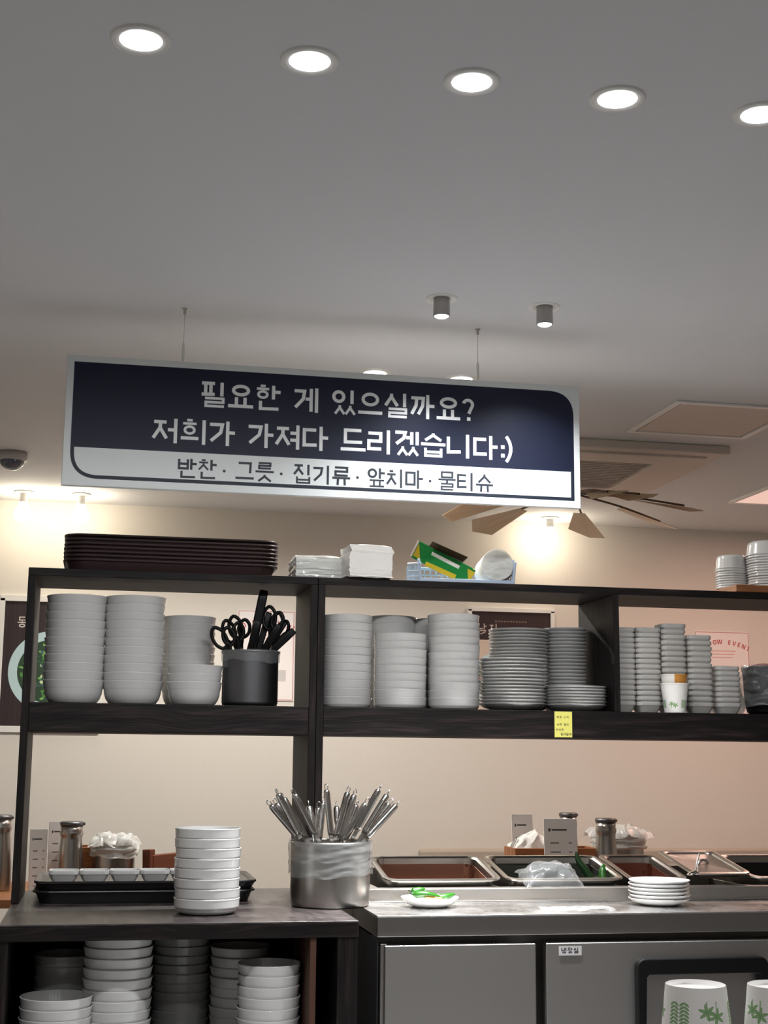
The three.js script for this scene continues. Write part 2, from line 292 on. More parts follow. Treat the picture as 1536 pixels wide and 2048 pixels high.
{
  const t = thing('airflow_fan', 'rotor of thin rods with folded tan paddles under the air conditioner', 'fan', [1.87, 2.325, -5.44]);
  part('hub', lathe([[0, -.02], [.03, -.018], [.04, 0], [.03, .02], [.014, .03], [.012, .078], [0, .078]], 28), M.fanRod, t);
  const blade = (() => { // folded paddle along +x
    const a = [[.25, -.035, -.03], [.47, -.068, -.085], [.54, -.1, 0], [.25, -.04, .02], [.49, -.112, .075]];
    const pos = [], q = (i) => pos.push(...a[i]); for (const f of [[0, 2, 1], [0, 3, 2], [3, 4, 2]]) f.forEach(q);
    const g = new THREE.BufferGeometry(); g.setAttribute('position', new THREE.Float32BufferAttribute(pos, 3));
    const g2 = g.clone(); const p = g2.attributes.position; for (let i = 0; i < p.count; i += 3) { const b = [p.getX(i + 1), p.getY(i + 1), p.getZ(i + 1)]; p.setXYZ(i + 1, p.getX(i + 2), p.getY(i + 2), p.getZ(i + 2)); p.setXYZ(i + 2, ...b); }
    g2.translate(0, -.002, 0); const m = mergeGeometries([g, g2]); m.computeVertexNormals(); m.setAttribute('uv', new THREE.Float32BufferAttribute(new Float32Array(m.attributes.position.count * 2), 2)); return m;
  })();
  const rod = tube([V(.03, 0, 0), V(.25, -.03, 0), V(.46, -.075, 0)], .0045, 8, 6);
  for (const deg of [17, 63, 125, 172, 218, 268, -75, -33]) { const b = part('paddle', blade, M.fanBlade, t, null, [0, deg * Math.PI / 180, 0]); part('rod', rod, M.fanRod, b); }
}
{
  const t = thing('dome_camera', 'small dark dome camera with a pale base on the ceiling', 'security camera', [-.403, CEIL, -5.763]);
  part('base', lathe([[0, 0], [.06, 0], [.062, -.03], [.056, -.036], [0, -.036]], 36), M.chinaGrey, t);
  part('dome', new THREE.SphereGeometry(.05, 32, 14, 0, 6.2832, Math.PI / 2, Math.PI / 2).scale(1, .8, 1), P({ color: 0x4d5263, roughness: .08, clearcoat: 1 }), t, [0, -.034, 0]);
}

// ------------------------------------------------------------ hanging sign
{
  const W = 1.433, Hh = .356, t = thing('hanging_sign', 'wide navy and white Korean notice board hanging on wires from the ceiling', 'sign', [.585, 1.942, -3.71]);
  part('board', bx(W, Hh, .014, .002), M.signWhite, t, [0, Hh / 2, -.008]);
  const face = canvasTex(2048, 509, (x, w, h) => {
    const navy = '#10172f', line = '#1b2330';
    x.fillStyle = '#dfe3e2'; x.fillRect(0, 0, w, h);
    const L = .0125 * w, R = .988 * w, T = .048 * h, Bm = .945 * h, split = .708 * h, r = .052 * w, l2 = 7;
    x.beginPath(); x.moveTo(L, T); x.lineTo(R - r, T); x.quadraticCurveTo(R, T, R, T + r); x.lineTo(R, split); x.lineTo(L, split); x.closePath(); x.fillStyle = navy; x.fill();
    x.strokeStyle = line; x.lineWidth = 2 * l2; x.beginPath(); x.moveTo(L + l2, split - 10); x.lineTo(L + l2, Bm - r); x.quadraticCurveTo(L + l2, Bm - l2, L + r, Bm - l2); x.lineTo(R - l2, Bm - l2); x.lineTo(R - l2, split - 8); x.stroke();
    x.fillStyle = x.strokeStyle = '#eceeed';
    korean(x, '필요한 게 있으실까요?', .2485 * w, .145 * h, 98, 100, 106.5, 44, 13.5);
    korean(x, '저희가 가져다 드리겠습니다:)', .161 * w, .45 * h, 100, 98, 108, 42, 13.5);
    x.fillStyle = x.strokeStyle = '#2a2f38';
    korean(x, '반찬·', .2105 * w, .757 * h, 71, 76, 77, 0, 9);
    korean(x, '그릇·', .3185 * w, .757 * h, 71, 76, 77, 0, 9);
    korean(x, '집기류·', .428 * w, .757 * h, 71, 76, 77, 0, 9);
    korean(x, '앞치마·', .571 * w, .757 * h, 71, 76, 77, 0, 9);
    korean(x, '물티슈', .7115 * w, .757 * h, 71, 76, 77, 0, 9);
  });
  part('printed_face', new THREE.PlaneGeometry(W - .003, Hh - .003), P({ map: face, roughness: .45, specularIntensity: .6 }), t, [0, Hh / 2, .0]);
  for (const wx of [-.41, .418]) {
    const w = part('wire', cyl(.0009, .0009, .15, 6), M.wire, t, [wx, Hh, -.008]);
    part('cable_grip', lathe([[0, 0], [.003, 0], [.0045, .012], [.0045, .04], [.0025, .05], [0, .05]], 12), M.trim, w, [0, .004, 0]);
    part('ceiling_hook', lathe([[0, 0], [.004, .002], [.004, .014], [.008, .016], [.008, .02], [0, .02]], 12), M.wire, w, [0, .134, 0]);
  }
}

// ------------------------------------------------------------ shelf units, dark wood
const ZF = -3.978, ZB = -4.298, ZM = (ZF + ZB) / 2, SD = ZF - ZB, MID = 1.385, TOP = 1.756, CT = .85, TH = .021;
{
  const x0 = -.217, x1 = .5965, t = thing('shelf_unit', 'narrow dark wood open shelf unit holding bowl stacks and a scissors pot', 'shelf', [x0, CT, ZM]);
  part('side_panel', bx(TH, TOP - CT - .022, SD), M.wood, t, [TH / 2, (TOP - CT - .022) / 2, 0]);
  part('side_panel', bx(TH, TOP - CT - .022, SD), M.wood, t, [x1 - x0 - TH / 2, (TOP - CT - .022) / 2, 0]);
  part('top_board', bx(x1 - x0, .022, SD), M.wood, t, [(x1 - x0) / 2, TOP - CT - .011, 0]);
  part('middle_shelf', bx(x1 - x0 - 2 * TH, .08, SD - .002), M.wood, t, [(x1 - x0) / 2, MID - CT - .04, 0]);
}
{
  const x0 = .597, x1 = 2.72, t = thing('shelf_unit', 'long dark wood open shelf unit with plates and a yellow note', 'shelf', [x0, CT, ZM]);
  part('side_panel', bx(TH, TOP - CT - .022, SD), M.wood, t, [TH / 2, (TOP - CT - .022) / 2, 0]);
  part('side_panel', bx(TH, TOP - CT - .022, SD), M.wood, t, [x1 - x0 - TH / 2, (TOP - CT - .022) / 2, 0]);
  part('divider', bx(.018, TOP - MID - .022, SD), M.wood, t, [1.502 - x0, (TOP + MID - .022) / 2 - CT, 0]);
  part('top_board', bx(x1 - x0, .022, SD), M.wood, t, [(x1 - x0) / 2, TOP - CT - .011, 0]);
  part('middle_shelf', bx(x1 - x0 - 2 * TH, .08, SD - .002), M.wood, t, [(x1 - x0) / 2, MID - CT - .04, 0]);
}
{
  const nt = canvasTex(256, 352, (x, w, h) => {
    x.fillStyle = '#d9d36c'; x.fillRect(0, 0, w, h); x.fillStyle = x.strokeStyle = '#3a3a22';
    korean(x, '커트 시키', 30, 60, 36, 34, 42, 20, 5); korean(x, '수면 병인', 30, 160, 36, 36, 42, 20, 5); korean(x, '하이트', 20, 232, 34, 34, 40, 20, 5); korean(x, '필대밑에', 85, 290, 36, 38, 41, 16, 5);
  });
  solo('sticky_note', bx(.054, .075, .001, .0003), S({ color: 0xd9d36c, roughness: .8 }), 'yellow handwritten sticky note on the shelf edge under the plates', 'note', [1.331, 1.345, ZF + .0012]);
  const n = scene.children[scene.children.length - 1]; part('handwriting', new THREE.PlaneGeometry(.0535, .0745), S({ map: nt, roughness: .8 }), n, [0, 0, .0008]);
}

// ------------------------------------------------------------ crockery
const bowlGeo = (r, h, band, k = .955) => { const b = h - band; return lathe([[0, .005], [.6 * r, .005], [.62 * r, 0], [.7 * r, 0], [.78 * r, b * .1], [.87 * r, b * .36], [.92 * r, b * .68], [.935 * r, b * .97], [(k - .008) * r, b + .0008], [k * r, b + .004], [r - .001, h - .0035], [r, h - .0015], [r - .0012, h], [r - .004, h - .0008], [.93 * r, b], [.82 * r, b * .45], [.55 * r, .012], [0, .01]], 48); };
const dishGeo = (r, h, band) => { const b = h - band; return lathe([[0, .003], [.76 * r, .003], [.78 * r, 0], [.86 * r, 0], [.93 * r, b * .45], [.958 * r, b], [.97 * r, b + .001], [r - .0012, h - .0042], [r, h - .0026], [r - .0003, h - .001], [r - .0014, h], [r - .004, h - .0006], [.94 * r, b + .002], [.86 * r, .007], [0, .006]], 48); };
const plateGeo = (r, h) => lathe([[0, .003], [.5 * r, .003], [.52 * r, 0], [.58 * r, 0], [.64 * r, .003], [.86 * r, h * .42], [.985 * r, h * .86], [r, h * .95], [.993 * r, h], [.97 * r, h * .96], [.84 * r, h * .58], [.62 * r, .008], [0, .007]], 48);
const invGeo = (r, h) => lathe([[0, h], [.5 * r, h], [.55 * r, h - .0015], [.8 * r, h - .002], [.875 * r, h - .006], [.9 * r, h - .014], [.955 * r, .006], [.985 * r, .0055], [r, .004], [r, .0005], [r - .002, 0], [r - .005, .001], [.88 * r, h - .016], [.8 * r, h - .007], [0, h - .005]], 48);
const squareDishGeo = (w, h) => squareLoft([[w * .27, w * .27, .002], [w * .3, w * .3, 0], [w * .34, w * .34, .001], [w * .42, w * .42, h * .35], [w * .47, w * .47, h * .62], [w * .5, w * .5, h * .7], [w * .5, w * .5, h - .001], [w * .49, w * .49, h], [w * .465, w * .465, h - .002], [w * .44, w * .44, h * .5], [w * .34, w * .34, .006], [w * .2, w * .2, .005]], .4, 4);
const ORD = ['topmost', 'second', 'third', 'fourth', 'fifth', 'sixth', 'seventh', 'eighth', 'ninth', 'tenth', 'eleventh', 'twelfth', 'thirteenth', 'fourteenth', 'fifteenth', 'sixteenth', 'seventeenth', 'eighteenth', 'nineteenth', 'twentieth', 'twenty-first', 'twenty-second', 'twenty-third', 'twenty-fourth', 'twenty-fifth'];
function stack(name, geo, mat, n, [x, y, z], step, desc, where, category, jitter = .0012, turn = 0) {
  for (let i = 0; i < n; i++) {
    const k = n - 1 - i, nth = k === 0 ? 'topmost' : ORD[k] + ' from top';
    const m = solo(name, geo, mat, `${desc}, ${nth} ${where}`, category, [x + rr(-jitter, jitter), y + i * step, z + rr(-jitter, jitter)], `${category}s ${where}`);
    m.rotation.y = turn + (turn || name.includes('square') ? rr(-.02, .02) : rr(0, 6));
    m.rotation.z = rr(-.003, .003);
  }
}
const deep = bowlGeo(.0865, .066, .0238), deepS = bowlGeo(.079, .066, .0228);
stack('soup_bowl', deep, M.china, 11, [-.083, MID, -4.09], .0238, 'white bowl', 'of the tall stack against the end panel', 'bowl');
stack('soup_bowl', deep, M.china, 11, [.082, MID, -4.09], .024, 'white bowl', 'of the second tall stack from the end panel', 'bowl');
stack('soup_bowl', deepS, M.china, 10, [.245, MID, -4.21], .0221, 'white bowl', 'of the stack behind the short three-bowl stack', 'bowl');
stack('soup_bowl', deepS, M.china, 3, [.256, MID, -4.065], .0235, 'white bowl', 'of the short stack beside the scissors pot', 'bowl');
const low = dishGeo(.0785, .033, .0225), lowE = dishGeo(.0765, .033, .0225);
stack('side_bowl', lowE, M.china, 11, [.7, MID, -4.09], .0238, 'low white bowl', 'of the stack against the double upright', 'low bowl');
stack('side_bowl', lowE, M.china, 12, [.863, MID, -4.22], .0228, 'low white bowl', 'of the shaded stack behind nine bowls', 'low bowl');
stack('side_bowl', low, M.china, 9, [.858, MID, -4.065], .0232, 'low white bowl', 'of the nine-bowl stack with bright rims', 'low bowl');
stack('side_bowl', lowE, M.china, 12, [1.0, MID, -4.22], .0224, 'low white bowl', 'of the back stack hidden by twelve bowls', 'low bowl');
stack('side_bowl', low, M.china, 12, [1.021, MID, -4.065], .0224, 'low white bowl', 'of the twelve-bowl stack beside the plates', 'low bowl');
stack('round_plate', plateGeo(.0935, .022), M.china, 24, [1.262, MID, -4.2], .0101, 'white plate', 'of the tall stack behind the larger plates', 'plate');
stack('round_plate', plateGeo(.1015, .022), M.china, 14, [1.208, MID, -4.082], .0102, 'white plate', 'of the wide stack beside the low bowls', 'plate');
stack('round_plate', plateGeo(.0705, .021), M.china, 23, [1.418, MID, -4.215], .011, 'small white plate', 'of the tall stack beside the divider', 'plate');
stack('round_plate', plateGeo(.0965, .022), M.china, 7, [1.402, MID, -4.08], .009, 'white plate', 'of the short stack above the yellow note', 'plate');
const sq = squareDishGeo(.08, .034);
stack('square_dish', sq, M.melamine, 15, [1.556, MID, -4.1], .0161, 'small square dish', 'of the stack touching the divider', 'dish');
stack('square_dish', sq, M.melamine, 15, [1.639, MID, -4.1], .0162, 'small square dish', 'of the second stack from the divider', 'dish');
stack('square_dish', sq, M.melamine, 15, [1.722, MID, -4.1], .0172, 'small square dish', 'of the stack behind the paper cup', 'dish');
stack('square_dish', sq, M.melamine, 13, [1.807, MID, -4.1], .0173, 'small square dish', 'of the fourth stack from the divider', 'dish');
stack('square_dish', sq, M.melamine, 8, [1.899, MID, -4.1], .0163, 'small square dish', 'of the short stack beside the wrapped pot', 'dish');
stack('rice_bowl', invGeo(.05, .046), M.china, 9, [1.945, 1.78, -4.12], .0078, 'upturned white bowl', 'of the lower stack on the wooden board', 'bowl');
stack('rice_bowl', invGeo(.072, .047), M.china, 13, [2.045, 1.78, -4.06], .0084, 'large upturned white bowl', 'of the higher stack on the wooden board', 'bowl');
solo('serving_board', bx(.36, .023, .2, .003), M.tan, 'light wooden board under upturned bowls on top of the shelf', 'board', [2.075, TOP + .0118, -4.085]);

// trays
function trayGeo(w, d, h) {
  const a = w / 2, b = d / 2;
  return squareLoft([[a - .024, b - .024, 0], [a - .018, b - .018, .001], [a - .008, b - .008, h - .007], [a - .001, b - .001, h - .0055], [a, b, h - .003], [a - .001, b - .001, h - .0005], [a - .004, b - .004, h], [a - .009, b - .009, h - .003], [a - .018, b - .018, .005], [a - .03, b - .03, .004]], .28, 8);
}
const trayG = trayGeo(.612, .39, .033);
for (let i = 0; i < 7; i++) solo('serving_tray', trayG, M.tray, `dark brown serving tray, ${i === 6 ? 'topmost' : ORD[6 - i] + ' from top'} of the pile on the shelf top`, 'tray', [.18 + rr(-.0015, .0015), TOP + i * .0118, -4.185 + rr(-.0015, .0015)], 'serving trays piled on the shelf');
const trayG2 = trayGeo(.6, .34, .034);
solo('serving_tray', trayG2, M.trayBlack, 'black serving tray lying on the dark counter beneath another tray', 'tray', [.137, CT, -4.125]);
const trayG3 = squareLoft([[.28, .15, 0], [.286, .156, .001], [.297, .167, .02], [.3, .17, .021], [.3, .17, .025], [.298, .168, .027], [.294, .164, .026], [.285, .155, .0185], [.25, .12, .018]], .28, 8);
solo('serving_tray', trayG3, M.trayBlack, 'black serving tray carrying a row of small white dishes', 'tray', [.14, CT + .0325, -4.12]);
for (let i = 0; i < 5; i++) solo('square_dish', sq, M.china, 'small white square dish in the row standing on the black tray', 'dish', [-.083 + i * .0815, CT + .051, -4.02 + rr(-.002, .002)], 'dishes in a row on the black tray');

stack('counter_bowl', bowlGeo(.0845, .04, .0246, .978), M.china, 8, [.282, CT, -3.705], .0247, 'glossy white bowl', 'of the stack standing on the dark counter', 'bowl', .0016);

// ------------------------------------------------------------ dark base cabinet with bowls inside
{
  const x0 = -.215, x1 = .64, zf = -3.5, zb = -4.36, d = zf - zb, t = thing('base_cabinet', 'dark wood cabinet with open front and worn black top under the shelves', 'cabinet', [x0, 0, (zf + zb) / 2]), w = x1 - x0;
  part('counter_top', bx(w, .005, d, .0015), M.woodTop, t, [w / 2, CT - .0025, 0]);
  part('fascia', bx(w, .034, d - .003, .002), M.wood, t, [w / 2, CT - .022, 0]);
  part('side_panel', bx(.022, CT - .038, d - .01), M.wood, t, [.012, (CT - .038) / 2, -.003]);
  part('side_panel', bx(.05, CT - .038, d - .01), M.wood, t, [w - .026, (CT - .038) / 2, -.003]);
  part('divider', bx(.016, CT - .04, .3), S({ color: 0x4a2c1c, roughness: .6, bumpMap: woodBump, bumpScale: .0004 }), t, [w - .11, (CT - .04) / 2, .27]);
  part('back_panel', bx(w - .07, CT - .04, .01), M.wood, t, [w / 2 - .014, (CT - .04) / 2, -d / 2 + .012]);
  part('shelf', bx(w - .075, .02, d - .04), M.wood, t, [w / 2 - .014, .43, 0]);
  part('bottom', bx(w - .075, .02, d - .04), M.wood, t, [w / 2 - .014, .06, 0]);
}
const SH = .44;
stack('soup_bowl', bowlGeo(.087, .066, .0235), M.china, 8, [-.079, SH, -3.615], .0238, 'white bowl', 'of the front stack inside the cabinet corner', 'bowl');
stack('soup_bowl', deepS, M.china, 10, [-.065, SH, -3.83], .0262, 'white bowl', 'of the cabinet stack behind the corner stack', 'bowl');
stack('soup_bowl', deep, M.china, 13, [.066, SH, -3.68], .0248, 'white bowl', 'of the tallest stack inside the cabinet', 'bowl');
stack('soup_bowl', deepS, M.china, 12, [.24, SH, -3.98], .0235, 'white bowl', 'of the stack deep in the cabinet middle', 'bowl');
stack('soup_bowl', deepS, M.china, 11, [.385, SH, -3.83], .0248, 'white bowl', 'of the cabinet stack behind the partition stack', 'bowl');
stack('soup_bowl', deepS, M.china, 10, [.437, SH, -3.625], .0258, 'white bowl', 'of the cabinet stack beside the wooden partition', 'bowl');

// ------------------------------------------------------------ stainless counter with food wells
{
  const x0 = .705, x1 = 2.69, zf = -3.595, zb = -4.34, w = x1 - x0, t = thing('steel_counter', 'stainless steel refrigerated serving counter with doors below', 'counter', [x0, 0, zf]);
  part('work_top', bx(w, .004, .32, .0015), M.counterSteel, t, [w / 2, CT - .002, -.16]);
  part('apron', bx(w, .05, .318, .003), M.apronSteel, t, [w / 2, CT - .028, -.162]);
  part('front_rail', bx(w, .088, .045, .003), M.steelRough, t, [w / 2, CT - .007, -.3325]);
  part('back_rail', bx(w, .12, .09, .003), M.steelRough, t, [w / 2, CT + .009, -.695]);
  for (const [a, b] of [[.705, .79], [1.138, 1.144], [1.506, 1.512], [1.7, 1.708], [1.893, 1.898], [2.265, 2.69]]) part('well_divider', bx(b - a, .08, .296, .002), M.steelRough, t, [(a + b) / 2 - x0, CT - .009, -.503]);
  part('lip', bx(w, .006, .02, .002), M.steel, t, [w / 2, CT + .003, -.298]);
  part('body', bx(w - .02, CT - .055, .62), M.doorSteel, t, [w / 2, (CT - .055) / 2, -.43]);
  part('side_skin', bx(.004, CT - .06, .7), S({ color: 0x2a2a2c, roughness: .6 }), t, [.006, (CT - .06) / 2, -.37]);
  part('stile', bx(.018, .7, .02), M.doorSteel, t, [.02, .43, -.022]);
  for (const [a, b] of [[.725, 1.124], [1.15, 2.05], [2.07, 2.68]]) {
    const dd = part('door', bx(b - a, .71, .03, .004), M.doorSteel, t, [(a + b) / 2 - x0, .422, -.018]);
    if (a < 1) part('grip', bx(.16, .05, .012, .004), M.black, dd, [-.05 + .09, -.205, .018]);
  }
  const u = new THREE.Shape(), Wd = .36, Ht = .165, tk = .034, lg = .02, r = .022;
  u.moveTo(-Wd / 2, -Ht); u.lineTo(-Wd / 2, -r); u.quadraticCurveTo(-Wd / 2, 0, -Wd / 2 + r, 0); u.lineTo(Wd / 2 - r, 0); u.quadraticCurveTo(Wd / 2, 0, Wd / 2, -r); u.lineTo(Wd / 2, -Ht); u.lineTo(Wd / 2 - lg * .8, -Ht); u.lineTo(Wd / 2 - lg, -tk - .008); u.lineTo(Wd / 2 - lg - .008, -tk); u.lineTo(-Wd / 2 + lg + .008, -tk); u.lineTo(-Wd / 2 + lg, -tk - .008); u.lineTo(-Wd / 2 + lg * .8, -Ht); u.closePath();
  const door2 = t.children.filter((c) => c.name === 'door')[1];
  part('handle', triUV(new THREE.ExtrudeGeometry(u, { depth: .022, bevelSize: .003, bevelThickness: .003, bevelSegments: 2, curveSegments: 6 })), M.black, door2, [1.572 - 1.6, .733 - .422, .017]);
  const st = canvasTex(256, 100, (x, w2, h2) => { x.fillStyle = '#9d9a99'; x.fillRect(0, 0, w2, h2); x.fillStyle = x.strokeStyle = '#17171b'; korean(x, '냉장실', 30, 18, 56, 60, 68, 0, 10); });
  part('sticker', new THREE.PlaneGeometry(.062, .024), S({ map: st, roughness: .6 }), door2, [1.215 - 1.6, .757 - .422, .0165]);
}
// food pans: half-size inserts leaning up towards the back
function pan(xa, xb, depth, label, inner, mat = M.steel) {
  const w = xb - xa, d = .275, t = thing('food_pan', label, 'food pan', [(xa + xb) / 2, .905, -3.945]); t.rotation.x = .175;
  const a = w / 2, b = d / 2;
  part('body', squareLoft([[a - .035, b - .035, -depth], [a - .03, b - .03, -depth + .002], [a - .016, b - .016, -.004], [a, b, -.003], [a + .001, b + .001, -.001], [a, b, .002], [a - .012, b - .012, .0025], [a - .018, b - .018, -.002], [a - .03, b - .03, -depth + .008], [a - .045, b - .045, -depth + .005]], .24, 6), mat, t, [0, 0, -b]);
  if (inner) part('residue', squareLoft([[a - .05, b - .05, -depth + .004], [a - .0325, b - .0325, -depth + .007], [a - .03, b - .03, -depth + .01], [a - .022, b - .022, -.018], [a - .0235, b - .0235, -.0185], [a - .031, b - .031, -depth + .012], [a - .05, b - .05, -depth + .009]], .24, 6), inner, t, [0, 0, -b]);
  return t;
}
const stainMap = (r, g, b, s) => tex(128, 128, (u, v) => { const n = vnoise(u * 10, v * 10, 10, 10, s), q = vnoise(u * 42, v * 42, 42, 42, s + 1), k = .75 + .35 * n; return q > .8 ? [r * .55, g * .35, b * .3] : [r * k, g * k, b * k]; }, true);
const sauce = S({ map: stainMap(132, 90, 70, 21), roughness: .4, metalness: .35 }), sauceDark = S({ map: stainMap(112, 60, 44, 24), roughness: .4, metalness: .3 }), mossy = S({ map: stainMap(74, 78, 72, 27), roughness: .35, metalness: .7 });
pan(.795, 1.135, .1, 'steel food pan with orange sauce smears, next to the utensil bucket', sauce);
pan(1.147, 1.503, .1, 'steel food pan with green peppers and a crumpled clear bag', mossy);
pan(1.515, 1.697, .1, 'narrow steel food pan with reddish residue behind the plate stack', sauceDark);
{
  const t = thing('pan_lid', 'shallow recessed steel pan lid holding a small spoon', 'pan lid', [1.8, .914, -3.94]); t.rotation.x = .175;
  part('plate', squareLoft([[.09, .135, 0], [.094, .139, .002], [.093, .138, .006], [.084, .129, .008], [.076, .118, .004], [.07, .112, -.012], [.05, .09, -.013]], .25, 6), M.steel, t, [0, 0, -.138]);
  part('grip', new THREE.TorusGeometry(.022, .004, 8, 20, Math.PI).rotateY(.3), M.steel, t, [0, -.011, -.138]);
}
pan(1.9, 2.26, .1, 'dark food pan beyond the shallow lid', S({ color: 0x1c1d1c, roughness: .4, metalness: .5 }), M.steelRough);
{
  const t = thing('spoon', 'small steel spoon leaning on the pan lid', 'spoon', [1.735, .922, -3.96]);
  part('handle', tube([V(-.012, .0, 0), V(.0, .03, -.01), V(.012, .052, -.02)], .0028, 10, 6).scale(1, 1, 1), M.chrome, t);
  part('bowl', new THREE.SphereGeometry(.016, 16, 10).scale(1.2, .35, .9), M.chrome, t, [-.022, -.002, .006], [0, 0, .3]);
}
function pepperGeo(pts, r) { const g = tube(pts, r, 20, 10), p = g.attributes.position; for (let i = 0; i <= 20; i++) { const k = i / 20, s = Math.max(.05, Math.min(1, k * 6 + .35) * Math.sqrt(Math.max(0, 1 - Math.pow(k, 3)))), c = new THREE.CatmullRomCurve3(pts).getPointAt(k); for (let j = 0; j <= 10; j++) { const q = i * 11 + j; p.setXYZ(q, c.x + (p.getX(q) - c.x) * s, c.y + (p.getY(q) - c.y) * s, c.z + (p.getZ(q) - c.z) * s); } } g.computeVertexNormals(); return g; }
[[1.43, .925, -4.08, [[.02, -.06, .02], [.0, -.01, .01], [-.022, .022, 0], [-.03, .05, 0]], 'dark green pepper standing upright in the food pan'], [1.455, .9, -4.07, [[.05, -.02, 0], [.01, -.005, .01], [-.03, -.02, .0]], 'dark green pepper lying low in the food pan'], [1.47, .885, -4.05, [[.0, -.01, .01], [.0, .03, .0], [.01, .055, -.01]], 'short green pepper leaning in the food pan corner']].forEach(([x, y, z, pts, label], i) => {
  const t = thing('green_pepper', label, 'pepper', [x, y, z]);
  part('flesh', pepperGeo(pts.map((p) => V(...p)), .012), i === 2 ? M.pepper : M.pepperDark, t);
  part('stem', tube([V(...pts[0]), V(pts[0][0] + .006, pts[0][1] - .008, pts[0][2])], .003, 4, 6), M.pepper, t);
});

// crumpled sheets of clear film
function crumple(w, d, h, n, amp, s) {
  const g = new THREE.PlaneGeometry(w, d, n, n).rotateX(-Math.PI / 2), p = g.attributes.position;
  for (let i = 0; i < p.count; i++) {
    const u = p.getX(i) / w, v = p.getZ(i) / d, e = Math.max(0, 1 - 4 * u * u) * Math.max(0, 1 - 4 * v * v);
    const nz = (k, q) => vnoise(u * k + 20, v * k + 20, 97, 89, s + q) - .5;
    p.setXYZ(i, p.getX(i) + amp * nz(9, 0), h * Math.sqrt(e) + amp * (nz(7, 1) + .6 * Math.abs(nz(15, 2))), p.getZ(i) + amp * nz(9, 3));
  }
  g.computeVertexNormals(); return g;
}
solo('plastic_bag', crumple(.165, .12, .05, 30, .016, 40), M.film, 'crumpled clear plastic bag on the front edge of the pepper pan', 'plastic bag', [1.272, .905, -3.945], null, [.3, 0, 0]);

solo('film_scrap', crumple(.2, .06, .004, 28, .008, 44), M.film, 'flat scrap of wrinkled clear film on the steel counter edge', 'plastic film', [1.26, CT + .0035, -3.665]);

// plates on the steel counter
stack('small_plate', plateGeo(.0845, .02), M.china, 6, [1.538, CT, -3.78], .0098, 'small white plate', 'of the stack on the steel counter', 'plate', .002);
solo('garnish_plate', plateGeo(.0785, .026), M.china, 'small white plate with green pepper and carrot on the steel counter', 'plate', [.889, CT, -3.8]);
[[.87, .878, -3.79, [[-.03, .004, 0], [0, .006, .01], [.045, -.002, .01]], M.pepper, 'bright green pepper half on the small plate'], [.93, .876, -3.79, [[-.03, -.004, 0], [0, 0, 0], [.03, .006, -.01]], M.pepper, 'second green pepper piece beside carrot on small plate'], [.862, .885, -3.82, [[-.02, .002, 0], [0, .006, 0], [.02, .008, 0]], M.pepper, 'stubby green pepper tip at the back of small plate']].forEach(([x, y, z, pts, m, label]) => {
  const t = thing('pepper_piece', label, 'pepper', [x, y, z]); part('flesh', pepperGeo(pts.map((p) => V(...p)), .0095), m, t); part('stem', tube([V(...pts[0]), V(pts[0][0] - .008, pts[0][1] + .004, pts[0][2])], .0022, 3, 6), M.pepperDark, t);
});
for (let i = 0; i < 3; i++) solo('carrot_slice', new RoundedBoxGeometry(.04, .008, .014, 2, .003), M.carrot, 'orange carrot stick on the small plate with green pepper', 'carrot', [.888 + i * .01, .872 + i * .002, -3.765 - i * .014], 'carrot sticks on the small plate', [0, rr(-.4, .4), -.1]);

// ------------------------------------------------------------ utensil bucket
const wrinkleSkirt = (r0, r1, y0, y1, amp, s, n = 120, m = 24) => {
  const g = new THREE.CylinderGeometry(1, 1, 1, n, m, true), p = g.attributes.position;
  for (let i = 0; i < p.count; i++) {
    const a = Math.atan2(p.getX(i), p.getZ(i)), k = p.getY(i) + .5, u = (a + Math.PI) / (2 * Math.PI);
    const nz = (vnoise(u * 9, k * 7 + .2 * Math.sin(a * 5), 9, 99, s) - .5) * .8 + .7 * (vnoise(u * 24, k * 16, 24, 99, s + 1) - .5);
    const hem = (1 - k) * .004 * Math.sin(a * 2 + s) + (1 - k) * .002 * Math.sin(a * 7), r = r0 + (r1 - r0) * k + amp * nz * (k > .97 ? .2 : 1);
    p.setXYZ(i, Math.sin(a) * r, y0 + (y1 - y0) * k + hem, Math.cos(a) * r);
  }
  g.computeVertexNormals(); return g;
};
